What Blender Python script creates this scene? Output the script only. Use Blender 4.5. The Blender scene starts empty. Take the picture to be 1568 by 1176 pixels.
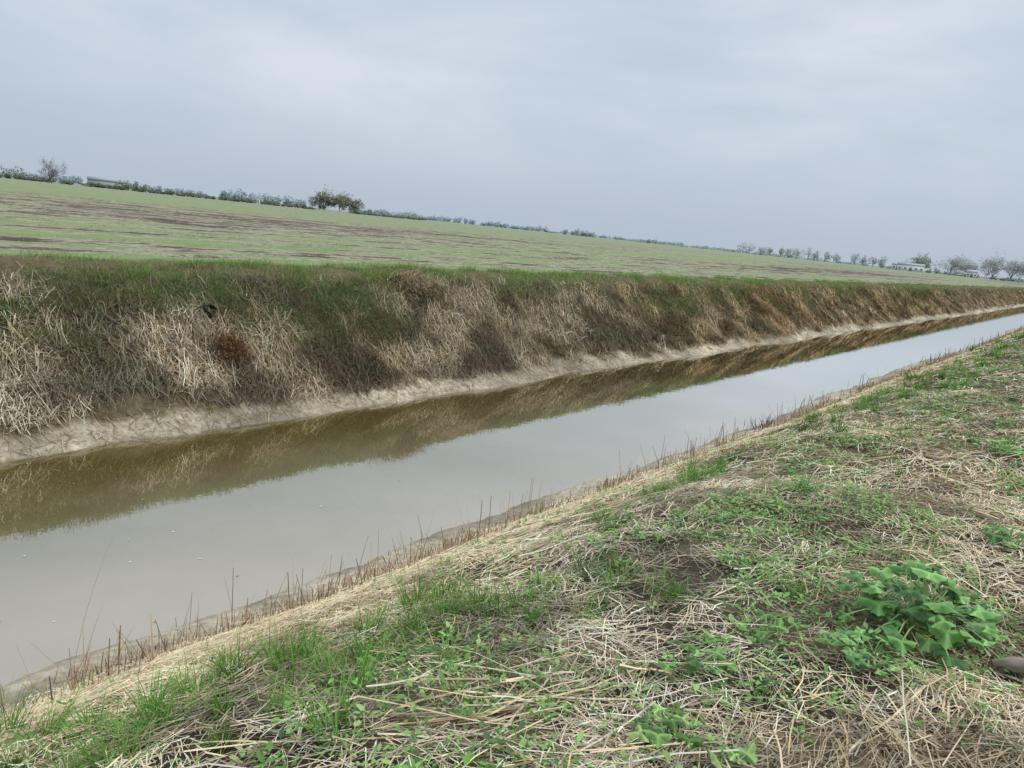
import bpy, math
import numpy as np
from mathutils import Matrix, Vector
rng = np.random.default_rng(11)
R = rng.random
# ------------------------------------------------------------------ noise
TAB = np.random.default_rng(5).random((8, 256, 256))
def vn(x, y, s=0):
    x = np.asarray(x, float); y = np.asarray(y, float)
    x0 = np.floor(x); y0 = np.floor(y)
    fx = x - x0; fy = y - y0
    fx = fx*fx*(3-2*fx); fy = fy*fy*(3-2*fy)
    xi = x0.astype(int); yi = y0.astype(int)
    T = TAB[s % 8]
    a = T[xi & 255, yi & 255]; b = T[(xi+1) & 255, yi & 255]
    c = T[xi & 255, (yi+1) & 255]; d = T[(xi+1) & 255, (yi+1) & 255]
    return (a*(1-fx)+b*fx)*(1-fy) + (c*(1-fx)+d*fx)*fy
def fbm(x, y, o=4, s=0):
    t = 0; a = 0.5; n = 0
    for i in range(o):
        t = t + a*vn(np.asarray(x)*2**i+17.3*i, np.asarray(y)*2**i+5.1*i, s+i); n += a; a *= 0.5
    return t/n
def sstep(a, b, x):
    t = np.clip((x-a)/(b-a), 0, 1); return t*t*(3-2*t)
# ------------------------------------------------------------------ terrain (water level z=0)
CAMZ = 2.9
PD = np.array([-4000,-2, 0, 1, 2, 3, 3.8, 4.15, 4.6, 5.2, 6.5, 8, 8.76, 9.1, 9.35, 10.2, 10.8, 11.1, 11.6, 12.5, 4000])
PK = np.array([1.3,1.35,1.42,1.5,1.68,2.12,2.62,2.80,2.9,3.06,3.3,3.2,2.9,2.75,2.52,1.82,1.25,1.06,1.02,1.06,1.06])
def prof(d):
    return (np.interp(d-.15, PD, PK)+np.interp(d, PD, PK)*2+np.interp(d+.15, PD, PK))/4
def gz(x, y):
    x = np.asarray(x, float); y = np.asarray(y, float)
    d = -x
    wn = np.exp(-((d-4.5)/0.8)**2); wf = np.exp(-((d-9.4)/1.1)**2)
    calm = 1-.6*wn
    w = (fbm(y*0.45, 0*y+3, 3, 1)-.5)*0.6*wn + (fbm(y*0.5, 0*y+9, 4, 2)-.5)*0.6*wf
    z = CAMZ - prof(d+w)
    z = z + (fbm(x*1.4, y*1.4, 3, 3)-.5)*0.13*calm*np.where((d < 4.0), 1, 0.35)*np.where((d > 9.5) & (d < 11.2), 3.6, 1)*np.where(d > 12, .5, 1)
    z = z + (fbm(x*7, y*7, 2, 4)-.5)*0.035*calm
    return z
# ------------------------------------------------------------------ helpers
def mesh_obj(name, V, F, cols=None, mats=(), matidx=None, smooth=False, parent=None, extra=None):
    V = np.asarray(V, np.float32)
    Fl = F if isinstance(F, list) else [F]
    me = bpy.data.meshes.new(name)
    me.vertices.add(len(V)); me.vertices.foreach_set("co", V.ravel())
    loops = np.concatenate([f.ravel() for f in Fl]).astype(np.int32)
    starts = []; off = 0
    for f in Fl:
        n, k = f.shape; starts.append(off+np.arange(n)*k); off += n*k
    starts = np.concatenate(starts).astype(np.int32)
    me.loops.add(len(loops)); me.loops.foreach_set("vertex_index", loops)
    me.polygons.add(len(starts)); me.polygons.foreach_set("loop_start", starts)
    if matidx is not None: me.polygons.foreach_set("material_index", np.asarray(matidx, np.int32))
    if smooth: me.polygons.foreach_set("use_smooth", np.ones(len(starts), bool))
    if cols is not None:
        at = me.attributes.new("col", 'FLOAT_COLOR', 'POINT')
        c4 = np.ones((len(V), 4), np.float32); c4[:, :3] = np.clip(cols, 0, .85)
        at.data.foreach_set("color", c4.ravel())
    if extra is not None:
        at = me.attributes.new("fieldmask", 'FLOAT', 'POINT'); at.data.foreach_set("value", np.asarray(extra, np.float32))
    for m in mats: me.materials.append(m)
    me.update(calc_edges=True); me.validate()
    ob = bpy.data.objects.new(name, me); bpy.context.scene.collection.objects.link(ob)
    if parent: ob.parent = parent
    return ob
def new_mat(name):
    m = bpy.data.materials.new(name); m.use_nodes = True
    nt = m.node_tree; nt.nodes.clear()
    return m, nt, nt.nodes.new("ShaderNodeOutputMaterial")
def N(nt, t, **kw):
    n = nt.nodes.new(t)
    for k, v in kw.items(): setattr(n, k, v)
    return n
def attr_mat(name, rough=0.8, transl=0.25, spec=0.2):
    m, nt, out = new_mat(name)
    a = N(nt, "ShaderNodeAttribute", attribute_name="col")
    if spec > 0:
        p = N(nt, "ShaderNodeBsdfPrincipled"); p.inputs["Roughness"].default_value = rough
        p.inputs["Specular IOR Level"].default_value = spec
        nt.links.new(a.outputs["Color"], p.inputs["Base Color"])
    else:
        p = N(nt, "ShaderNodeBsdfDiffuse"); nt.links.new(a.outputs["Color"], p.inputs[0])
    if transl > 0:
        t = N(nt, "ShaderNodeBsdfTranslucent"); nt.links.new(a.outputs["Color"], t.inputs["Color"])
        mx = N(nt, "ShaderNodeMixShader"); mx.inputs[0].default_value = transl
        nt.links.new(p.outputs[0], mx.inputs[1]); nt.links.new(t.outputs[0], mx.inputs[2])
        nt.links.new(mx.outputs[0], out.inputs[0])
    else: nt.links.new(p.outputs[0], out.inputs[0])
    return m
M_straw = attr_mat("dry_straw", .75, 0, 0)
M_grass = attr_mat("green_blades", .55, .3, 0)
M_leaf = attr_mat("weed_leaf", .5, .25, .35)
M_tree = attr_mat("tree_foliage", .9, .3, 0)
M_wood = attr_mat("bark", .9, 0, .1)

class Acc:
    def __init__(s): s.V = []; s.F = []; s.C = []; s.n = 0
    def add(s, V, F, C):
        s.V.append(V); s.F.append(F+s.n); s.C.append(C); s.n += len(V)
    def obj(s, name, mat):
        byk = {}
        for f in s.F: byk.setdefault(f.shape[1], []).append(f)
        return mesh_obj(name, np.concatenate(s.V), [np.concatenate(v) for v in byk.values()], np.concatenate(s.C), [mat])

def ribbon(P, Wv, wid, prof_w, colA, colB):
    n, k, _ = P.shape
    off = Wv[:, None, :]*(wid[:, None]*np.asarray(prof_w)[None, :]*.5)[:, :, None]
    V = np.stack([P-off, P+off], 2).reshape(n*k*2, 3)
    b = (np.arange(n)*k*2)[:, None, None]+(np.arange(k-1)*2)[None, :, None]
    F = (b+np.array([0, 1, 3, 2])[None, None, :]).reshape(-1, 4)
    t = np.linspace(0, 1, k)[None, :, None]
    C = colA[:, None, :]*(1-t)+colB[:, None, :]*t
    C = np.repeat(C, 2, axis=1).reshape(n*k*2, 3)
    return V, F, C
def blades(x, y, L, w, az, lean, bend, colA, colB, k=4, dz=0., pw=None):
    n = len(x); P = np.zeros((n, k, 3)); P[:, 0] = np.stack([x, y, gz(x, y)-.01+dz], 1)
    for i in range(1, k):
        th = lean+bend*(i-.5)/(k-1); s = L/(k-1)
        P[:, i] = P[:, i-1]+np.stack([np.cos(az)*np.sin(th)*s, np.sin(az)*np.sin(th)*s, np.cos(th)*s], 1)
    a2 = az+np.pi/2+(R(n)-.5)*1.6
    W = np.stack([np.cos(a2), np.sin(a2), (R(n)-.5)*.5], 1)
    if pw is None: pw = np.linspace(1, 0.0, k)**.6; pw[-1] = .1
    return ribbon(P, W, w, pw, colA, colB)
def lying(x, y, L, w, az, colA, colB, hmax=.05, k=3, curve=.4):
    n = len(x); P = np.zeros((n, k, 3)); h0 = R(n)**1.5*hmax; h1 = R(n)**1.5*hmax; cv = (R(n)-.5)*curve
    for i in range(k):
        t = i/(k-1)-.5
        ang = az+cv*t*2
        px = x+np.cos(ang)*L*t; py = y+np.sin(ang)*L*t
        P[:, i] = np.stack([px, py, gz(px, py)+.006+h0*(1-t-.5)+h1*(t+.5)], 1)
    a2 = az+np.pi/2
    W = np.stack([np.cos(a2), np.sin(a2), (R(n)-.5)*.9], 1)
    return ribbon(P, W, w, np.ones(k), colA, colB)
STRAW = np.array([[.78,.60,.37],[.70,.56,.35],[.84,.70,.48],[.53,.41,.25],[.44,.32,.19],[.62,.56,.43],[.30,.19,.11]])
GREY = np.array([[.64,.56,.43],[.53,.46,.34],[.74,.66,.51],[.38,.32,.22],[.22,.17,.12]])
GREEN = np.array([[.14,.28,.05],[.19,.35,.08],[.11,.22,.045],[.25,.38,.11],[.28,.36,.15]])
def pick(pal, n, p=None, var=.3):
    c = pal[rng.choice(len(pal), n, p=p)]
    return c*(1-var/2+var*R(n))[:, None]

# ------------------------------------------------------------------ ground sheet
def geo(a, b, n): return np.geomspace(a, b, n)
xs = np.concatenate([-geo(4000, 62, 24), np.arange(-60, -14, .5), np.arange(-14, -8, .07), np.arange(-8, -5, .25), np.arange(-5, 1, .06), np.arange(1, 3, .2), geo(3.2, 4000, 18)])
ys = np.concatenate([-geo(4000, 3.2, 16), np.arange(-3, 14, .06), np.arange(14, 40, .2), np.arange(40, 150, 1.), geo(151, 4000, 24)])
X, Y = np.meshgrid(xs, ys, indexing='ij'); Z = gz(X, Y)
nx, ny = len(xs), len(ys)
i = np.arange(nx-1)[:, None]*ny+np.arange(ny-1)[None, :]
F = np.stack([i, i+ny, i+ny+1, i+1], -1).reshape(-1, 4)
D = -X
f1 = fbm(X*2.2, Y*2.2, 4, 2)[..., None]; f2 = fbm(X*.5, Y*.5, 3, 5)[..., None]; f3 = fbm(X*.9, Y*.5, 4, 6)[..., None]; f4 = fbm(X*4, Y*2.2, 4, 1)[..., None]
soil = np.array([.075,.058,.042]); thatch = np.array([.20,.155,.09])
near = soil*(1-sstep(.4, .65, f1))+thatch*sstep(.4, .65, f1)
bank = np.array([.10,.08,.045])*(1-f1)+np.array([.17,.14,.075])*f1
mud = np.array([.40,.345,.25])*(.5+f3)*(.5+f4); wet = np.array([.23,.20,.145]); under = np.array([.16,.13,.08])
C = np.where((D < 6.5)[..., None], near, bank)
Zn = Z[..., None]
inb = ((D > 3.4) & (D < 10))[..., None]
mtop = np.where(D < 6.5, .11, .18)[..., None]+(f2-.5)*.16+(f4-.5)*.3
C = np.where(inb, mud*(1-sstep(mtop, mtop+.07, Zn))+C*sstep(mtop, mtop+.07, Zn), C)
wz = sstep(-.01, .02, Zn+(f4-.5)*.05)
C = np.where(inb, wet*(1-wz)+C*wz, C)
C = np.where(inb & (Zn < -.03), under, C)
fm = sstep(11.3, 11.9, D)
m_g, nt, out = new_mat("bank_and_field_soil")
tc = N(nt, "ShaderNodeNewGeometry"); at = N(nt, "ShaderNodeAttribute", attribute_name="col"); af = N(nt, "ShaderNodeAttribute", attribute_name="fieldmask")
L = nt.links.new
def noise(scale, det, vec=None, rough=.6):
    n = N(nt, "ShaderNodeTexNoise"); n.inputs["Scale"].default_value = scale; n.inputs["Detail"].default_value = det; n.inputs["Roughness"].default_value = rough
    L(vec or tc.outputs["Position"], n.inputs["Vector"]); return n
def ramp(fac, stops):
    r = N(nt, "ShaderNodeValToRGB"); e = r.color_ramp.elements
    while len(e) < len(stops): e.new(.5)
    for el, (p, c) in zip(e, stops): el.position = p; el.color = (*c, 1)
    L(fac, r.inputs[0]); return r
def mixc(fac, a, b, mode='MIX'):
    m = N(nt, "ShaderNodeMix", data_type='RGBA', blend_type=mode)
    if isinstance(fac, float): m.inputs[0].default_value = fac
    else: L(fac, m.inputs[0])
    for s, v in ((6, a), (7, b)):
        if isinstance(v, tuple): m.inputs[s].default_value = (*v, 1)
        else: L(v, m.inputs[s])
    return m.outputs[2]
def mathn(op, a, b=None, c=None):
    m = N(nt, "ShaderNodeMath", operation=op)
    for j, v in enumerate((a, b, c)):
        if v is None: continue
        if isinstance(v, (int, float)): m.inputs[j].default_value = v
        else: L(v, m.inputs[j])
    return m.outputs[0]
def mapr(src, a, b, c, d, smooth=False):
    m = N(nt, "ShaderNodeMapRange"); L(src, m.inputs[0])
    for j, v in enumerate((a, b, c, d)): m.inputs[j+1].default_value = v
    if smooth: m.interpolation_type = 'SMOOTHSTEP'
    return m.outputs[0]
fine = noise(14, 8, None, .7); r1 = ramp(fine.outputs[0], [(.3, (.55,.55,.55)), (.7, (1.4,1.4,1.4))])
bankc = mixc(1.0, at.outputs["Color"], r1.outputs[0], 'MULTIPLY')
def aniso(sx_, sy_, det, rough):
    mp = N(nt, "ShaderNodeMapping"); mp.inputs["Scale"].default_value = (sx_, sy_, 1); L(tc.outputs["Position"], mp.inputs[0])
    return noise(1.0, det, mp.outputs[0], rough).outputs[0]
st = aniso(.5, .015, 8, .8); big = aniso(.07, .012, 3, .5); mot = aniso(.8, .35, 9, .8)
sp_ = N(nt, "ShaderNodeSeparateXYZ"); L(tc.outputs["Position"], sp_.inputs[0])
wob = mathn('MULTIPLY_ADD', mot, .5, sp_.outputs[0])
rows = mathn('SINE', mathn('MULTIPLY', wob, 2*math.pi/.9))
rfade = mapr(sp_.outputs[0], -45, -14, 0, .16)
v = mathn('MULTIPLY_ADD', big, .7, mathn('MULTIPLY', st, .9))
v = mathn('MULTIPLY_ADD', mot, 1.5, v)                      # mean 1.55
v = mathn('MULTIPLY_ADD', v, 2.8, -3.84)
v = mathn('ADD', v, mathn('MULTIPLY', rows, rfade))
v = mathn('ADD', v, mapr(sp_.outputs[0], -90, -25, .12, -.10))
fc = ramp(v, [(.0, (.09,.07,.055)), (.2, (.18,.145,.11)), (.34, (.40,.355,.26)), (.5, (.27,.275,.165)), (.66, (.165,.225,.08)), (.9, (.23,.29,.13))])
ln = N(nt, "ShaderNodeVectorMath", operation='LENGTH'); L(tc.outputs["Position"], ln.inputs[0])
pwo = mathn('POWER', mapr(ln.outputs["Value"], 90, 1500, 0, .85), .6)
fch = mixc(pwo, fc.outputs[0], (.235,.275,.22))  # atmospheric haze painted into field colour, growing with distance
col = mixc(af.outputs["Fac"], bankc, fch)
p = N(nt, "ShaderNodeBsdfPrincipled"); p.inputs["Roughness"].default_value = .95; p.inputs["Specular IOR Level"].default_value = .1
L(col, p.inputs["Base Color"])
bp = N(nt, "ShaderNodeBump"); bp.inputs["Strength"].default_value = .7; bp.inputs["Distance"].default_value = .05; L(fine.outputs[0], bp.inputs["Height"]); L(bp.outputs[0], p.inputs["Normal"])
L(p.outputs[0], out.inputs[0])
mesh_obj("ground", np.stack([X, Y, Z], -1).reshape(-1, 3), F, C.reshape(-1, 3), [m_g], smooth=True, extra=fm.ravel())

# ------------------------------------------------------------------ water
m_w, nt, out = new_mat("ditch_water"); L = nt.links.new
tc = N(nt, "ShaderNodeNewGeometry")
bn = noise(2.5, 3); bp = N(nt, "ShaderNodeBump"); bp.inputs["Strength"].default_value = .05; bp.inputs["Distance"].default_value = .02; L(bn.outputs[0], bp.inputs["Height"])
fr = N(nt, "ShaderNodeFresnel"); fr.inputs["IOR"].default_value = 1.55; L(bp.outputs[0], fr.inputs["Normal"])
fr2 = mapr(fr.outputs[0], .04, .52, .12, .97)
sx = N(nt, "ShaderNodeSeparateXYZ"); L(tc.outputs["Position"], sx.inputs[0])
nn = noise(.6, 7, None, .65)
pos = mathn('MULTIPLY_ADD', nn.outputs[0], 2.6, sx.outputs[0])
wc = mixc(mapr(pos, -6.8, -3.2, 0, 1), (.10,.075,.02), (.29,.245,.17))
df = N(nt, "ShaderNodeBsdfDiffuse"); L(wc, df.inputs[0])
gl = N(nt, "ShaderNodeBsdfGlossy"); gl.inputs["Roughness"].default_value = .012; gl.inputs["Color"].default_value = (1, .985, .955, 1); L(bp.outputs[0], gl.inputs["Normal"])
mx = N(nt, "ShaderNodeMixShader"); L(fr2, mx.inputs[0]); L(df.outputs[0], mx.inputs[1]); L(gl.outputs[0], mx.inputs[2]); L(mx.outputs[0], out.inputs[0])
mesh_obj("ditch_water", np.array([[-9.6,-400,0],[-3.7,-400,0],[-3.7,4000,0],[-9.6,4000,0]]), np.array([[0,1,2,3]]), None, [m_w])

# ------------------------------------------------------------------ near bank straw
def region(n, d0, d1, y0, y1): return -(d0+(d1-d0)*R(n)), y0+(y1-y0)*R(n)
PATCH = [(-2.0,2.05,.28,.34,28,.95),(-2.4,1.5,.18,.22,12,.9),(-2.45,.95,.28,.24,17,.95),(-1.95,2.8,.2,.3,13,.75),(-2.45,5.6,.14,.75,24,.7),(-2.35,10.3,.26,1.7,36,.9),(-1.9,16,.45,3.2,42,1.1),(-1.5,3.05,.2,.24,6,.5),(-2.2,3.9,.14,.3,6,.5),(-1.5,27,.7,6,42,1.5),(-1.2,45,.9,12,36,2.),(-1.2,8.0,.5,1.2,12,.6)]
def green_mask(x, y):
    d = -x
    s = np.exp(-((d-2.2)/.4)**2)*sstep(.44, .58, fbm(x*.5+4, y*.35, 3, 7))*.35
    for cx, cy, rx, ry, _, _ in PATCH: s = np.maximum(s, .85*np.exp(-(((x-cx)/(rx*1.5))**2+((y-cy)/(ry*1.5))**2)))
    return np.clip(s, 0, 1)
acc = Acc()
for y0, y1, dens, ws in [(.3,3,4200,.85),(3,6,2600,1.),(6,12,1150,1.5),(12,25,380,2.4),(25,60,110,4.2),(60,140,26,8)]:
    n = int((y1-y0)*5.1*dens); x, y = region(n, -.9, 4.2, y0, y1); d = -x
    m = fbm(x*1.6, y*1.6, 4, 1)
    pr = .38+.62*sstep(.38, .56, m)
    pr = np.maximum(pr, sstep(2.2, 2.9, d)*.95)
    pr = np.maximum(pr, np.exp(-(((x+.4)/.45)**2+((y-5.6)/2.2)**2))*1.)
    pr *= (1-.85*sstep(3.95, 4.25, d))*(1-.3*green_mask(x, y))
    keep = R(n) < pr; x = x[keep]; y = y[keep]; d = d[keep]; n = len(x)
    az = fbm(x*.9, y*.9, 2, 6)*12+rng.normal(0, .9, n)
    Ln = (.03+.17*R(n)**2)*(1+.15*ws); w = (.0020+.0036*R(n)**2)*ws
    gold = R(n) < sstep(2.2, 2.9, d)*.75+.5*sstep(.4, .6, fbm(x*.7+9, y*.7, 2, 3))+.18
    sh = .55+.65*sstep(.3, .58, fbm(x*3+1, y*3, 3, 4))
    sh = np.maximum(sh, sstep(2.5, 3.1, d)*(.85+.4*fbm(x*2, y*2, 3, 2)))
    c = np.where(gold[:, None], pick(STRAW, n, [.26,.22,.16,.15,.10,.05,.06]), pick(GREY, n, [.2,.25,.13,.22,.20]))*sh[:, None]
    acc.add(*lying(x, y, Ln, w, az, c, c*(.8+.4*R(n))[:, None], hmax=.05))
for cx, cy, a, n0, s in [(-1.3,1.85,.99,46,.22),(-.38,4.1,2.1,110,.4),(-.42,6.4,2.0,170,.6),(-1.0,2.5,.6,22,.4),(-.9,1.5,1.2,34,.3),(-2.6,4.2,1.2,60,.5),(-1.4,7.5,1.3,70,.9),(-.2,9,1.5,90,1.2),(-.3,2.6,2.2,40,.3),(-1.7,1.3,.8,30,.3),(-3.2,3.0,1.5,90,.9),(-2.9,6.5,1.4,120,1.6),(-3.3,1.6,1.3,50,.5)]:
    x = cx+rng.normal(0, s*.45, n0); y = cy+rng.normal(0, s, n0)
    k_ = x > -3.8; x = x[k_]; y = y[k_]; n1_ = len(x)
    c = pick(STRAW, n1_, [.18,.18,.16,.15,.13,.12,.08])
    acc.add(*lying(x, y, .15+.5*R(n1_)**1.5, .0028+.0045*R(n1_), a+rng.normal(0, .5, n1_), c, c*.85, hmax=.08, k=4, curve=.25))
acc.obj("straw_litter", M_straw)

# ------------------------------------------------------------------ grass near bank
acc = Acc()
for y0, y1, dens, ws in [(.3,3,3600,1.25),(3,6,2400,1.35),(6,12,1200,1.8),(12,25,450,2.9),(25,60,140,5),(60,160,24,10)]:
    n = int((y1-y0)*5*dens); x, y = region(n, -1, 4, y0, y1)
    g = green_mask(x, y); clump = sstep(.42, .6, fbm(x*4.5, y*4.5, 2, 3))
    sp = sstep(.44, .6, fbm(x*1.1+5, y*1.1, 3, 2))*(1-sstep(2.6, 3.3, -x))
    keep = R(n) < g*.5*(.1+.9*clump)+(.015+.085*sp)*clump; x = x[keep]; y = y[keep]; g = g[keep]; n = len(x)
    Ln = (.05+.15*R(n))*(.45+.6*g); w = (.0024+.0026*R(n))*ws
    c = pick(GREEN, n, [.28,.3,.17,.17,.08])
    caz = fbm(x*5, y*5, 1, 6)*12
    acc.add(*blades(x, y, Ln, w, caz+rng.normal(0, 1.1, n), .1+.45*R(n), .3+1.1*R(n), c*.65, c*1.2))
VIV = np.array([[.13,.29,.045],[.175,.365,.07],[.10,.23,.04],[.24,.41,.10],[.40,.40,.20]])
for cx, cy, rx, ry, nt_, ls in PATCH:
    nb = 75 if cy < 7 else 40; ws = max(1., cy/4.5)
    tx = np.repeat(cx+rng.normal(0, rx, nt_), nb); ty = np.repeat(cy+rng.normal(0, ry, nt_), nb); n = nt_*nb
    sz = np.repeat(.45+.85*R(nt_), nb); a = R(n)*6.28; rr = .04*np.sqrt(R(n))*sz*max(1, ls)
    tint = np.repeat(.7+.5*R(nt_), nb)[:, None]; laz = np.repeat(R(nt_)*6.28, nb)
    c = pick(VIV, n, [.3,.3,.17,.14,.09])*tint
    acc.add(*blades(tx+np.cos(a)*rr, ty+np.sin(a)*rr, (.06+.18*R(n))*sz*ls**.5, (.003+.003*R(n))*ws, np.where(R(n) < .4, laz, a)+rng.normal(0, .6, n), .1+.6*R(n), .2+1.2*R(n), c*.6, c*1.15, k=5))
acc.obj("green_grass", M_grass)

# ------------------------------------------------------------------ reed stubble at the water's edge
acc = Acc()
for y0, y1, dens, ws in [(.2,6,520,1.),(6,14,340,1.3),(14,30,180,2),(30,80,70,4),(80,200,14,8)]:
    n = int((y1-y0)*dens); y = y0+(y1-y0)*R(n)
    d = 3.82+rng.normal(0, .22, n)+(fbm(y*.6, y*0+2, 2, 1)-.5)*-.5; x = -d
    keep = R(n) < .12+.88*sstep(.42, .56, fbm(x*2, y*1.5, 3, 5)); x = x[keep]; y = y[keep]; n = len(x)
    tall = R(n) < .045
    Ln = np.where(tall, .2+.25*R(n), .04+.14*R(n)**1.3); w = (.004+.004*R(n))*ws
    c = pick(np.array([[.32,.20,.12],[.42,.28,.17],[.18,.12,.085],[.56,.43,.29],[.38,.33,.25]]), n, [.28,.27,.12,.2,.13])
    acc.add(*blades(x, y, Ln, w, R(n)*6.28, .8*R(n)**1.5, .3*R(n), c*.65, c*1.1, k=3, pw=np.array([1, .9, .7])))
acc.obj("reed_stubble", M_straw)
acc = Acc()
stems = [(-4.3,1.74,.95,1.2,.12),(-4.25,1.78,.5,1.0,.1),(-4.1,3.3,.4,.5,.1),(-4.1,4.4,.45,1,.05),(-4.0,2.75,.42,.6,.2),(-4.05,2.9,.4,.9,.15),(-4.1,6.2,.3,1.5,.1),(-2.2,5.1,.4,1,.1),(-4.1,8.7,.35,2,.2),(-4.15,2.3,.35,2,.3)]
stems += [(-4.0-.25*R(), 2+15*R()**1.3, .18+.22*R(), R()*6.28, .35*R()) for _ in range(24)]
for bx, by, h, az, le in stems:
    c = np.array([[.33,.23,.15]]); o = np.ones(1); ww = max(1, by/5)
    acc.add(*blades(o*bx, o*by, o*h, o*.008*ww, o*az, o*le, o*.25, c*.7, c*1.3, k=6))
    if h > .38:
        nn = 4
        acc.add(*blades(o.repeat(nn)*bx, o.repeat(nn)*by, h*.3*(1+R(nn)), .006*np.ones(nn), az+rng.normal(0, 1, nn), .3+R(nn)*.4, R(nn), c.repeat(nn, 0), c.repeat(nn, 0)*1.2, k=4))
n = 60; y = 12.6+rng.normal(0, .35, n); x = -4.25+rng.normal(0, .12, n); c = pick(np.array([[.10,.07,.06],[.16,.10,.08]]), n)
acc.add(*blades(x, y, .12+.22*R(n), .010+.008*R(n), R(n)*6.28, .6*R(n), 1.4*R(n), c, c, k=4))
acc.obj("dead_reed_stems", M_straw)

# ------------------------------------------------------------------ weeds (low leafy)
LV = np.array([[0,0,0],[.3,.22,.03],[.3,-.22,.03],[.32,0,-.02],[.7,.24,.06],[.7,-.24,.06],[.68,0,0],[1,0,-.02]])
LF = np.array([[0,3,1],[0,2,3],[1,3,6],[1,6,4],[3,2,5],[3,5,6],[4,6,7],[6,5,7]])
def place_leaves(x, y, z, az, tilt, s, c, T=LV, FT=LF):
    n = len(x); ca, sa, ct, stt = np.cos(az), np.sin(az), np.cos(tilt), np.sin(tilt)
    ex = np.stack([ca*ct, sa*ct, stt], 1); ey = np.stack([-sa, ca, 0*sa], 1); ez = np.cross(ex, ey)
    V = (T[None, :, 0, None]*ex[:, None]+T[None, :, 1, None]*ey[:, None]+T[None, :, 2, None]*ez[:, None])*s[:, None, None]
    V = V+np.stack([x, y, z], 1)[:, None]
    F = (FT[None]+(np.arange(n)*len(T))[:, None, None]).reshape(-1, FT.shape[1])
    return V.reshape(-1, 3), F, np.repeat(c, len(T), 0)
WEED = np.array([[.13,.27,.05],[.18,.36,.08],[.25,.44,.12],[.10,.20,.06],[.32,.44,.15]])
acc = Acc()
for y0, y1, dens, ws in [(.3,3,460,.9),(3,6,460,1.),(6,12,200,1.3),(12,25,50,2.1),(25,50,12,3.4)]:
    n = int((y1-y0)*4.2*dens); x, y = region(n, -1, 3.2, y0, y1); d = -x
    m = sstep(.44, .56, fbm(x*1.3+3, y*1.1+7, 4, 6))*(1-.85*sstep(1.5, 2.2, d))
    keep = R(n) < m*.85+.05; x = x[keep]; y = y[keep]; n = len(x)
    k = 8; sz = (.010+.028*R(n)**2)*ws
    X_ = np.repeat(x, k); Y_ = np.repeat(y, k); S = np.repeat(sz, k)*(.6+.8*R(n*k))
    hh = np.repeat(R(n)*.07, k)*R(n*k)
    az = R(n*k)*6.28; rr = R(n*k)*S*1.2
    X_ = X_+np.cos(az)*rr; Y_ = Y_+np.sin(az)*rr
    c = np.repeat(pick(WEED, n), k, 0)*(.7+.6*R(n*k))[:, None]
    acc.add(*place_leaves(X_, Y_, gz(X_, Y_)+.02+hh, az, (R(n*k)-.2)*.8, S, c))
acc.obj("low_weeds", M_leaf)

# ------------------------------------------------------------------ lobed-leaf plants
def lobed():
    na = 41; ph = np.linspace(-2.75, 2.75, na)
    r = .60+.17*np.cos(ph*3.6)+.06*np.cos(ph*14.)-.08*np.abs(ph)/2.75
    V = [[0, 0, 0]]; c = [1.5]
    for q in (.5, 1.):
        for a_, r_ in zip(ph, r):
            fold = .11*q*math.cos(a_*3.6)
            V.append([math.cos(a_)*r_*q, math.sin(a_)*r_*q, fold-.16*q*q]); c.append(1.3 if math.cos(a_*3.6) > .93 else .9)
    F = []
    for j in range(na-1):
        F.append([0, 1+j, 2+j]); F.append([1+j, 1+na+j, 2+na+j]); F.append([1+j, 2+na+j, 2+j])
    return np.array(V), np.array(F), np.array(c)
PV, PF, PC = lobed()
def plant(name, cx, cy, rad, hgt, nl, ls, cols):
    acc = Acc(); a = R(nl)*6.28; q = np.sqrt(R(nl)); rr = rad*q*(.75+.5*R(nl))
    x = cx+np.cos(a)*rr; y = cy+np.sin(a)*rr; z0 = float(gz(cx, cy))
    z = z0+.04+hgt*(1-q*q*.7)*(.25+.75*R(nl))
    s = ls*(.45+.8*R(nl)); c = pick(cols, nl, None, .7)
    V, Fq, C = place_leaves(x, y, z, a+rng.normal(0, .8, nl), rng.normal(-.1, .4, nl), s, c, PV, PF)
    C = C*np.tile(PC, nl)[:, None]; acc.add(V, Fq, C)
    P = np.zeros((nl, 5, 3)); b = np.array([cx, cy, z0])+rng.normal(0, .02, (nl, 3))*[1, 1, 0]; e = np.stack([x, y, z], 1)
    for j in range(5):
        t = j/4; P[:, j] = b*(1-t)+e*t; P[:, j, 2] += .25*hgt*math.sin(t*math.pi)
    W = np.stack([-np.sin(a), np.cos(a), 0*a], 1)
    acc.add(*ribbon(P, W, np.full(nl, .006), np.ones(5), np.tile([.25,.34,.14], (nl, 1)), np.tile([.25,.36,.14], (nl, 1))))
    acc.obj(name, M_leaf)
DG = np.array([[.10,.235,.05],[.15,.32,.08],[.22,.42,.12],[.07,.17,.045]])
plant("lobed_leaf_plant", -.37, 3.36, .31, .26, 82, .088, DG)
plant("broadleaf_weed", -.46, 2.95, .15, .08, 34, .05, DG*1.2+.02)
plant("broadleaf_weed", -.84, 2.05, .11, .06, 14, .055, WEED)
plant("broadleaf_weed", -.92, 2.42, .13, .07, 16, .045, WEED)
plant("broadleaf_weed", -.62, 2.02, .08, .04, 8, .05, WEED)
plant("broadleaf_weed", -.82, 2.95, .12, .06, 14, .045, WEED)
plant("broadleaf_weed", -.2, 4.9, .18, .08, 24, .055, DG*1.3)
plant("broadleaf_weed", -.5, 7.6, .22, .1, 26, .06, DG*1.2)

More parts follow.
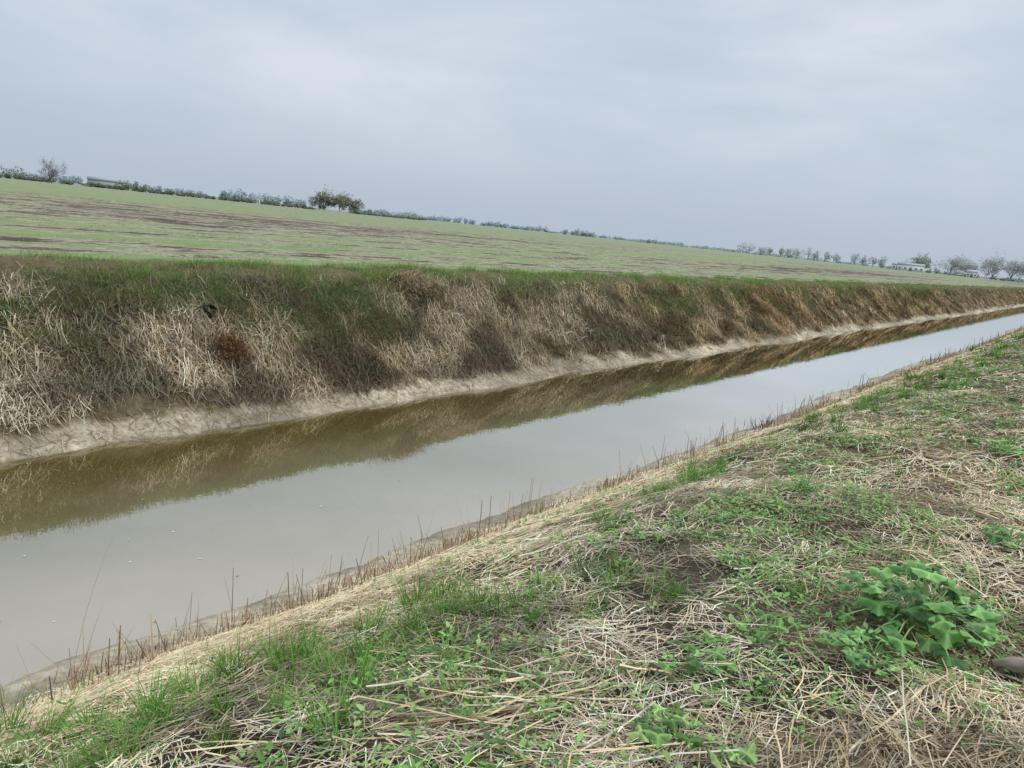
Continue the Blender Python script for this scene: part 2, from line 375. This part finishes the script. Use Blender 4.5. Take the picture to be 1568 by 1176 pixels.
# ------------------------------------------------------------------ branch at right edge
def tube(P, rad, seg=10):
    P = np.asarray(P, float); n = len(P); V = []
    for j in range(n):
        t = P[min(j+1, n-1)]-P[max(j-1, 0)]; t /= np.linalg.norm(t)
        u = np.cross(t, [0.3, .2, 1]); u /= np.linalg.norm(u); v = np.cross(t, u)
        for k in range(seg):
            a = 2*math.pi*k/seg; V.append(P[j]+(u*math.cos(a)+v*math.sin(a))*rad[j])
    F = [[j*seg+k, j*seg+(k+1) % seg, (j+1)*seg+(k+1) % seg, (j+1)*seg+k] for j in range(n-1) for k in range(seg)]
    return np.array(V), np.array(F)
t = np.linspace(0, 1, 40); P = np.stack([-.10+1.1*t, 3.2+.12*np.sin(t*3), 1.52+.03*np.sin(t*7)+.02*t], 1)
rad = .026+.005*np.sin(t*17)+.003*np.cos(t*31); rad[0] = .010; rad[1] = .018
V, Fq = tube(P, rad, 14); V += rng.normal(0, .0014, V.shape)
mesh_obj("fallen_branch", V, Fq, np.array([.24,.19,.15])*(.6+.8*R((len(V), 1))), [M_wood], smooth=True)

# ------------------------------------------------------------------ far bank vegetation
BANK = np.array([[.44,.34,.20],[.34,.25,.145],[.60,.49,.31],[.23,.16,.09],[.42,.35,.21]])
acc = Acc(); accg = Acc()
def lowline(y): return 9.06+(fbm(y*.5, y*0+9, 4, 2)-.5)*-.6+(fbm(y*1.6, y*0+1, 3, 6)-.5)*.5+.16*(1-sstep(4, 10, y))
def bankcol(d, y, n):
    g = R(n) < np.clip(sstep(.38, .62, fbm(d*.8, y*.25, 3, 4))*.5+.5*(1-sstep(5, 10, y)), 0, 1)
    dark = .30+.80*sstep(.37, .64, fbm(d*2.0+3, y*1.3, 5, 2))
    dark = dark*(.88+.3*(1-sstep(4, 8, y)))
    s = sstep(14, 30, y)[:, None]
    warm = (1-s)+np.array([1.0, .87, .75])*s
    return np.where(g[:, None], pick(GREY, n, [.22,.26,.14,.2,.18]), pick(BANK, n, [.28,.25,.14,.15,.18]))*dark[:, None]*warm
def greenp(d, y):
    return sstep(.42, .56, fbm(d*1.3+2, y*.55+8, 4, 7))*sstep(9.5, 10.3, d)*(1-.5*sstep(18, 40, y))
for y0, y1, nc, nb, ws, ld in [(1,14,60,20,1.,1500),(14,30,28,20,1.5,650),(30,70,10,18,2.8,200),(70,160,2.5,14,5.5,45)]:
    n = int((y1-y0)*nc); cy = y0+(y1-y0)*R(n); cd = 9.05+1.7*R(n)
    keep = (cd > lowline(cy)) & (cd < 10.78+.45*(fbm(cy*1.2, cy*0+4, 3, 3)-.5)*2); cy = cy[keep]; cd = cd[keep]; n = len(cy)
    caz = (fbm(cd*1.1, cy*.7, 2, 1)-.5)*8+rng.normal(0, .9, n); cl = .12+.28*R(n)**1.3
    pal = bankcol(cd, cy, n)
    gg = R(n) < .04+.4*greenp(cd, cy)
    pal = np.where(gg[:, None], GREEN[rng.choice(5, n)]*.7+.02, pal)*(.6+.85*R(n))[:, None]
    x = np.repeat(-cd, nb)+rng.normal(0, .08, n*nb); y = np.repeat(cy, nb)+rng.normal(0, .10, n*nb)
    az = np.repeat(caz, nb)+rng.normal(0, .8, n*nb); Ln = np.repeat(cl, nb)*(.5+.8*R(n*nb))
    c = np.repeat(pal, nb, 0)*(.6+.8*R(n*nb))[:, None]
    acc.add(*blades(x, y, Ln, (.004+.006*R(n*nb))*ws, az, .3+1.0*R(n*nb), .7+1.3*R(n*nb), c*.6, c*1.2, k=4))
    n = int((y1-y0)*1.9*ld); y = y0+(y1-y0)*R(n); d = 8.95+1.9*R(n)
    keep = (d > lowline(y)-.06*R(n)) & (R(n) > .5*greenp(d, y)+.35*sstep(10.5, 10.8, d)); y = y[keep]; d = d[keep]; n = len(y)
    c = bankcol(d, y, n)
    azf = (fbm(d*1.3, y*.9, 2, 5)-.5)*12
    acc.add(*lying(-d, y, .06+.30*R(n)**2, (.0042+.005*R(n))*ws, azf+rng.normal(0, .9, n), c, c*(.7+.6*R(n))[:, None], hmax=.12))
    n = int((y1-y0)*ld*.08); y = y0+(y1-y0)*R(n); d = 8.72+.4*R(n); c = pick(BANK, n)*.8
    acc.add(*lying(-d, y, .05+.12*R(n), (.0042+.004*R(n))*ws, R(n)*6.28, c, c, hmax=.02))
    n = int((y1-y0)*ld*1.7); y = y0+(y1-y0)*R(n); d = 10.5+(fbm(y*.9, y*0, 4, 3)-.5)*1.0+1.2*R(n)
    keep = R(n) < .08+.92*sstep(.39, .55, fbm(d*1.8, y*1.1, 4, 5)); y = y[keep]; d = d[keep]; n = len(y)
    c = pick(GREEN, n, [.30,.32,.12,.18,.08])*(.7+.6*fbm(d*3, y*3, 3, 1))[:, None]
    dry = R(n) < .10+.3*sstep(.45, .6, fbm(d*2, y*1.4+3, 3, 2)); c = np.where(dry[:, None], pick(BANK, n), c)
    accg.add(*blades(-d, y, .05+.15*R(n), (.004+.004*R(n))*ws, R(n)*6.28, .1+.5*R(n), .4+R(n), c*.75, c*1.2))
    n = int((y1-y0)*ld*1.4); y = y0+(y1-y0)*R(n); d = 9.4+1.5*R(n)
    keep = R(n) < greenp(d, y)*.8+.04; y = y[keep]; d = d[keep]; n = len(y)
    c = pick(GREEN, n)*.9
    accg.add(*blades(-d, y, .07+.12*R(n), (.004+.005*R(n))*ws, rng.normal(0, 1, n), .4+.4*R(n), .5+R(n), c*.75, c*1.1, dz=.06))
acc.obj("dry_bank_grass", M_straw)
# field crop and stubble
for y0, y1, d1, dens, ws in [(0,30,22,60,1.2),(0,60,45,9,2.4)]:
    n = int((y1-y0)*(d1-11.4)*dens); d = 11.4+(d1-11.4)*R(n); y = y0+(y1-y0)*R(n)
    rows_ = .5+.5*np.cos(d*2*math.pi/.9)
    band = fbm(d*.7, y*.03, 4, 6); pt_ = fbm(d*1.0, y*.4, 4, 2)
    keep = R(n) < (.2+.8*rows_)*sstep(.38, .55, pt_); y = y[keep]; d = d[keep]; band = band[keep]; n = len(y)
    isg = R(n) < sstep(.42, .6, band)*.45+.15+.5*np.exp(-(d-11.4)/.8)
    c = np.where(isg[:, None], pick(GREEN, n)*.8+.03, pick(GREY, n, [.3,.3,.1,.15,.15])*.85)
    accg.add(*blades(-d, y, .02+.04*R(n), (.006+.006*R(n))*ws, R(n)*6.28, .3+.5*R(n), R(n), c*.8, c*1.1, k=3))
accg.obj("field_grass", M_grass)
acc = Acc()
n = 1100; x = -10.75+rng.normal(0, .12, n); y = 10.6+rng.normal(0, .25, n); c = pick(STRAW, n)*.8
acc.add(*blades(x, y, .2+.3*R(n), .006+.005*R(n), rng.normal(0, .9, n), .2+.5*R(n), 1.1+R(n), c*.7, c, dz=.05))
acc.obj("dry_grass_tussock", M_straw)
acc = Acc()
n = 300; x = -9.6+rng.normal(0, .10, n); y = 6.05+rng.normal(0, .15, n); c = pick(np.array([[.20,.09,.05],[.26,.12,.06],[.12,.08,.05]]), n)
acc.add(*blades(x, y, .18+.22*R(n), .006+.006*R(n), R(n)*6.28, .5+.4*R(n), .8*R(n), c*.6, c, dz=.05))
n = 450; z = .1+.22*R(n); x = -9.55+rng.normal(0, .13, n); y = 6.05+rng.normal(0, .13, n)
acc.add(*place_leaves(x, y, gz(x, y)+z, R(n)*6.28, (R(n)-.5)*2, .02+.03*R(n), pick(np.array([[.22,.10,.05],[.13,.07,.04]]), n)))
acc.obj("dead_dock_plant", M_straw)
m_b, nt, out = new_mat("burrow_earth"); L = nt.links.new
tc = N(nt, "ShaderNodeNewGeometry"); q = noise(30, 4); rr_ = ramp(q.outputs[0], [(.3, (.010,.008,.006)), (.7, (.04,.03,.02))]); p = N(nt, "ShaderNodeBsdfPrincipled"); p.inputs["Roughness"].default_value = 1; L(rr_.outputs[0], p.inputs["Base Color"]); L(p.outputs[0], out.inputs[0])
V = []; F4 = []; cx, cy = -10.35, 6.1; cz = float(gz(cx, cy))+.05
for j, (q_, dx) in enumerate([(1, .11), (.95, .04), (.7, -.08), (.05, -.2)]):
    for k in range(16):
        a = k/16*6.283; V.append([cx+dx-.07*math.sin(a)*q_, cy+.085*math.cos(a)*q_*(1+.15*math.sin(3*a)), cz+.06*math.sin(a)*q_])
for j in range(3):
    for k in range(16): F4.append([j*16+k, j*16+(k+1) % 16, (j+1)*16+(k+1) % 16, (j+1)*16+k])
mesh_obj("animal_burrow", np.array(V), np.array(F4), None, [m_b], smooth=True)
n = 320; x = -(4.7+3.9*R(n)); y = 1+24*R(n)**1.4
V, Fq, C = place_leaves(x, y, np.full(n, .004), R(n)*6.28, np.zeros(n), .008+.03*R(n)**4, pick(np.array([[.55,.55,.5],[.3,.28,.2],[.6,.6,.58]]), n), LV*[1, 1, 0], LF)
mesh_obj("floating_debris", V, Fq, C, [M_straw])

# ------------------------------------------------------------------ trees
def pol(th, D): a = math.radians(th); return np.array([-D*math.sin(a), D*math.cos(a), 1.84])
def quads(c0, s, r):
    n = len(c0); a = r.random(n)*6.28; b = r.random(n)*3
    u = np.stack([np.cos(a), np.sin(a), .3*np.cos(b)], 1)*s[:, None]; w = np.stack([-np.sin(a)*np.cos(b), np.cos(a)*np.cos(b), np.sin(b)], 1)*s[:, None]
    return np.stack([c0-u*.5, c0+w*.45, c0+u*.5, c0-w*.45], 1).reshape(-1, 3)
def tree(name, th, D, h, wdt, nl, col, barkc, seed, leafsize=.3, spread=.05, thick=1.):
    r = np.random.default_rng(seed); base = pol(th, D); Vs = []; Fs = []; n0 = 0; tips = []; segs = []
    def grow(p, tgt, rad, dep):
        d = tgt-p; m = p+d*.5+r.normal(0, .04*np.linalg.norm(d), 3)
        segs.append(([p, m, tgt], [rad, rad*.8, rad*.6]))
        if dep == 0: tips.append(tgt); tips.append(m); return
        for _ in range(4 if dep > 1 else 5):
            ln = np.linalg.norm(d)*r.uniform(.5, .8); u = d/np.linalg.norm(d)+r.normal(0, .6, 3); u /= np.linalg.norm(u)
            grow(m if r.random() < .35 else tgt, (m if r.random() < .2 else tgt)+u*ln, rad*.5, dep-1)
    grow(np.zeros(3), np.array([0, 0, h*.22]), h*.025*thick, 0); tips.clear()
    for _ in range(9):
        a = r.random()*6.28; e = r.uniform(.15, 1.45); q = r.uniform(.55, .8)
        tgt = np.array([math.cos(a)*math.cos(e)*wdt*.5*q, math.sin(a)*math.cos(e)*wdt*.5*q, h*.5+math.sin(e)*h*.38*q-h*.08])
        grow(np.array([0, 0, h*r.uniform(.12, .24)]), tgt, h*.012*thick, 3 if _ % 2 else 2)
    for P, rd in segs:
        v, f = tube(P, rd, 3); Vs.append(v); Fs.append(f+n0); n0 += len(v)
    V = np.concatenate(Vs); T = np.array(tips)
    k = np.array([wdt/np.ptp(np.percentile(T[:, 0], [2, 98])), wdt/np.ptp(np.percentile(T[:, 1], [2, 98])), h/np.percentile(T[:, 2], 98)]); V = V*k; T = T*k
    V[:, 2] = np.maximum(V[:, 2], -.3)
    T = T[T[:, 2] > h*.12]; Fw = np.concatenate(Fs); C = np.tile(barkc, (len(V), 1))
    idx = r.integers(0, len(T), nl); c0 = T[idx]+r.normal(0, spread*h, (nl, 3)); s = leafsize*(.5+r.random(nl))
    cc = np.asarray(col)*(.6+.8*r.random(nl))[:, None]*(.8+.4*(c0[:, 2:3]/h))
    V2 = np.concatenate([V, quads(c0, s, r)])+base; F2 = np.concatenate([Fw, (np.arange(nl)*4)[:, None]+np.arange(4)+len(V)])
    mesh_obj(name, V2, F2, np.concatenate([C, np.repeat(cc, 4, 0)]), [M_tree])
BK = [.24,.23,.21]; GT = [.44,.45,.44]; GB = [.40,.40,.40]  # GT, GB: haze painted in as pale grey foliage and bark
tree("bare_tree", 68.8, 390, 9.6, 10.5, 1500, [.26,.26,.23], [.18,.17,.16], 3, .26, .03, 1.8)
tree("deciduous_tree", 51.9, 385, 8.6, 9.5, 4200, [.28,.29,.235], BK, 5, .5)
tree("deciduous_tree", 50.9, 385, 8.2, 9, 4000, [.28,.29,.235], BK, 6, .5)
tree("deciduous_tree", 49.7, 385, 6.6, 6, 2200, [.30,.32,.24], BK, 7, .4)
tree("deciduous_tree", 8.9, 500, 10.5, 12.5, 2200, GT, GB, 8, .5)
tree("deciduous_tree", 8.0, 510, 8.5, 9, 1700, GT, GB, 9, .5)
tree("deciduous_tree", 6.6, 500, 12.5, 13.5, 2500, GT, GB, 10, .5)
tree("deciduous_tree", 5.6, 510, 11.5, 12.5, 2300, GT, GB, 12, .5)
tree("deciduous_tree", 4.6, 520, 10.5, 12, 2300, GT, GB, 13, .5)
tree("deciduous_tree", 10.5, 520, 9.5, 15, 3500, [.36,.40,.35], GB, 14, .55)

def mass(name, items, col, dens, ls, seed, var=.5):
    r = np.random.default_rng(seed); cs = []; cl = []
    for pos, rx, h in items:
        for _ in range(3):
            o = r.normal(0, rx*.35, 2); rr = rx*r.uniform(.45, .8); hh = h*r.uniform(.5, 1.)
            m = int(dens)//3; v = r.normal(0, 1, (m, 3)); v /= np.linalg.norm(v, axis=1)[:, None]; v *= r.random((m, 1))**.25
            q = v*[rr, rr, hh*.5]+[o[0], o[1], hh*.5]+pos; cs.append(q)
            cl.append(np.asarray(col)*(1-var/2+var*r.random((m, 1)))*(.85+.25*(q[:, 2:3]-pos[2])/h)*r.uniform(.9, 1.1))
    c0 = np.concatenate(cs); cl = np.concatenate(cl); s = ls*(.5+r.random(len(c0))); n = len(c0)
    mesh_obj(name, quads(c0, s, r), (np.arange(n)*4)[:, None]+np.arange(4), np.repeat(cl, 4, 0), [M_tree])
def line(th0, D0, th1, D1, step, h0, h1, seed, gap=0., rxf=.6):
    r = np.random.default_rng(seed); A = pol(th0, D0); B = pol(th1, D1); n = int(np.linalg.norm(B-A)/step); it = []
    hn = r.random(n+2)
    for j in range(n):
        if r.random() < gap: continue
        p = A+(B-A)*(j+r.random()*.6)/n; f = hn[j]*.5+hn[j+1]*.5
        it.append((p, step*rxf*r.uniform(.7, 1.4), h0+(h1-h0)*f*r.uniform(.6, 1.1)))
    return it
it = line(76, 400, 52.5, 430, 2.6, 1.2, 3.8, 21, .05, .85)
it += line(76, 420, 70, 420, 4, 5, 7.5, 22) + line(65, 400, 63.2, 400, 3, 4.5, 6.5, 24) + line(50, 430, 45, 520, 4, .8, 3, 23, .25)
mass("hedgerow", it, [.20,.235,.16], 150, .6, 31)
mass("distant_wood", line(59, 900, 53, 950, 8, 9, 15, 41, 0, .9)+line(72, 1100, 60, 1100, 10, 8, 12, 46, .1, .9), [.43,.49,.52], 170, 2., 32, .2)  # pale blue-grey is haze painted into the foliage colour
mass("distant_tree_line", line(50, 1300, 36, 1500, 9, 6, 15, 42, .03, .9)+line(36, 1500, 18, 1600, 11, 3, 9, 43, .08, .9), [.44,.50,.54], 120, 2.2, 33, .2)  # foliage colour includes painted blue-grey haze
mass("distant_copse", line(34.6, 800, 32.4, 800, 5, 6, 10, 44), [.42,.46,.46], 150, 1.2, 34, .3)  # painted haze lightens the copse colour
mass("low_hedge", line(30, 900, 3, 620, 9, 1.5, 4, 47, .15)+line(12.6, 560, 3, 530, 5, 2, 4, 48, .1), [.42,.46,.45], 90, 1.1, 36, .3)  # hedge colour paled to stand in for haze
mass("distant_scrub", line(28.5, 760, 27.8, 760, 4, 4, 6, 49), [.42,.45,.44], 110, 1., 37, .3)  # scrub colour paled to stand in for haze
Vt = []; Ft = []; nb = 0; it = []
r = np.random.default_rng(77)
for j in range(16):
    th = 21.9-j*.6+r.normal(0, .07)
    if j in (11,): continue
    pos = pol(th, 700-j*6); h = r.uniform(8.5, 11.)
    v, f = tube([pos, pos+[0, 0, h*.6]], [.4, .2], 5); Vt.append(v); Ft.append(f+nb); nb += len(v)
    it.append((pos+[0, 0, 1.8], 3.8, h-1.5))
mass("distant_tree_row", it, [.50,.54,.54], 330, .75, 35, .4)  # crown colour lightened as painted haze
mesh_obj("distant_tree_trunks", np.concatenate(Vt), np.concatenate(Ft), np.tile([.42,.42,.42], (nb, 1)), [M_tree])  # trunk grey has the haze painted in too

# ------------------------------------------------------------------ buildings
def plain(name, c1, c2, sc_=3, rough=.8):
    global tc, L, nt
    m, nt, out = new_mat(name); L = nt.links.new; tc = N(nt, "ShaderNodeNewGeometry")
    q = noise(sc_, 4); p = N(nt, "ShaderNodeBsdfPrincipled"); p.inputs["Roughness"].default_value = rough
    rp = ramp(q.outputs[0], [(.3, c1), (.7, c2)]); L(rp.outputs[0], p.inputs["Base Color"]); L(p.outputs[0], out.inputs[0]); return m
MW = plain("white_render", (.72,.73,.74), (.8,.81,.82)); MR = plain("slate_roof", (.34,.36,.38), (.41,.43,.45)); MG = plain("dark_glass", (.14,.16,.18), (.18,.2,.22), 1, .3); MRP = plain("pale_roof", (.30,.33,.33), (.36,.39,.39))
def box(name, x0, x1, y0, y1, z0, z1, mat, par):
    v = np.array([[a, b, c] for a in (x0, x1) for b in (y0, y1) for c in (z0, z1)])
    f = np.array([[0,1,3,2],[4,6,7,5],[0,4,5,1],[2,3,7,6],[0,2,6,4],[1,5,7,3]])
    return mesh_obj(name, v, f, None, [mat], parent=par)
def house(name, th, D, w, dp, eh, rh, wall, roof, nwin):
    e = bpy.data.objects.new(name, None); bpy.context.scene.collection.objects.link(e)
    e.location = pol(th, D)-np.array([0, 0, .05]); e.rotation_euler = (0, 0, math.radians(th))
    box("walls", -w/2, w/2, -dp/2, dp/2, 0, eh, wall, e)
    v = np.array([[-w/2-.3,-dp/2-.3,eh],[w/2+.3,-dp/2-.3,eh],[w/2+.3,dp/2+.3,eh],[-w/2-.3,dp/2+.3,eh],[-w/2-.3,0,eh+rh],[w/2+.3,0,eh+rh]])+[0, 0, .003]
    mesh_obj("roof", v, [np.array([[0,1,5,4],[2,3,4,5],[3,2,1,0]]), np.array([[0,4,3],[1,2,5]])], None, [roof], parent=e)
    for j in range(nwin):
        cx = -w/2+w*(j+.5)/nwin
        if j == nwin//2: box("door", cx-.6, cx+.6, -dp/2-.05, -dp/2+.02, .02, 2.1, MG, e)
        else: box("window_%d" % j, cx-.5, cx+.5, -dp/2-.05, -dp/2+.02, 1., 1.9, MG, e)
house("farm_building", 11.2, 470, 13, 6, 3.0, 1.3, MW, MR, 5)
house("farm_building", 12.0, 480, 5, 5, 2.6, 1.2, MW, MR, 3)
house("farm_building", 7.7, 480, 5, 5, 2.6, 1.4, MW, MR, 3)
house("barn", 65.6, 460, 18, 8, 3.6, 1.6, MRP, MRP, 5)

# ------------------------------------------------------------------ sky, sun
sc = bpy.context.scene
w = bpy.data.worlds.new("World"); sc.world = w; w.use_nodes = True; nt = w.node_tree; nt.nodes.clear(); L = nt.links.new
out = N(nt, "ShaderNodeOutputWorld")
tcw = N(nt, "ShaderNodeTexCoord"); V0 = tcw.outputs["Generated"]
mp = N(nt, "ShaderNodeMapping"); mp.inputs["Scale"].default_value = (1, 1, 3.6); mp.inputs["Location"].default_value = (.7, .2, .3); L(V0, mp.inputs[0])
n1 = noise(1.7, 6, mp.outputs[0], .52); n1.inputs["Distortion"].default_value = .25
cr = ramp(n1.outputs[0], [(.34, (.475,.57,.655)), (.5, (.565,.65,.74)), (.64, (.69,.735,.84))])
sx = N(nt, "ShaderNodeSeparateXYZ"); L(V0, sx.inputs[0])
c1 = mixc(mapr(sx.outputs[2], 0, .17, 0, 1, True), (.465,.54,.635), cr.outputs[0])
b1 = N(nt, "ShaderNodeBackground"); L(c1, b1.inputs[0]); L(mapr(sx.outputs[2], .3, .9, .98, 2.0), b1.inputs[1])
sky = N(nt, "ShaderNodeTexSky", sky_type='NISHITA'); sky.sun_disc = False; sky.sun_elevation = math.radians(48); sky.sun_rotation = math.radians(60); sky.dust_density = 4
b2 = N(nt, "ShaderNodeBackground"); L(sky.outputs[0], b2.inputs[0]); b2.inputs[1].default_value = .006
ads = N(nt, "ShaderNodeAddShader"); L(b1.outputs[0], ads.inputs[0]); L(b2.outputs[0], ads.inputs[1]); L(ads.outputs[0], out.inputs[0])
sun = bpy.data.lights.new("sun", 'SUN'); sun.energy = 1.5; sun.angle = math.radians(20); sun.color = (1, .96, .90)
so = bpy.data.objects.new("sun", sun); sc.collection.objects.link(so)
a = math.radians(60); e = math.radians(48); dv = Vector((math.sin(a)*math.cos(e), math.cos(a)*math.cos(e), math.sin(e)))
so.rotation_euler = dv.to_track_quat('Z', 'Y').to_euler()
sc.view_settings.view_transform = 'Standard'; sc.view_settings.look = 'None'; sc.view_settings.exposure = 0

# ------------------------------------------------------------------ camera
cam = bpy.data.cameras.new("camera"); co = bpy.data.objects.new("camera", cam); sc.collection.objects.link(co); sc.camera = co
cam.sensor_width = 36; cam.lens = 27.05; cam.clip_end = 9000; cam.clip_start = .05
yaw = math.radians(37.3); pt = math.radians(11.4); rl = math.radians(5.9)
Fv = Vector((-math.sin(yaw)*math.cos(pt), math.cos(yaw)*math.cos(pt), -math.sin(pt))); Ru = Vector((math.cos(yaw), math.sin(yaw), 0)); Uu = Ru.cross(Fv)
Rc = Ru*math.cos(rl)+Uu*math.sin(rl); Uc = -Ru*math.sin(rl)+Uu*math.cos(rl)
Mx = Matrix((Rc, Uc, -Fv)).transposed().to_4x4(); Mx.translation = Vector((0, 0, CAMZ)); co.matrix_world = Mx
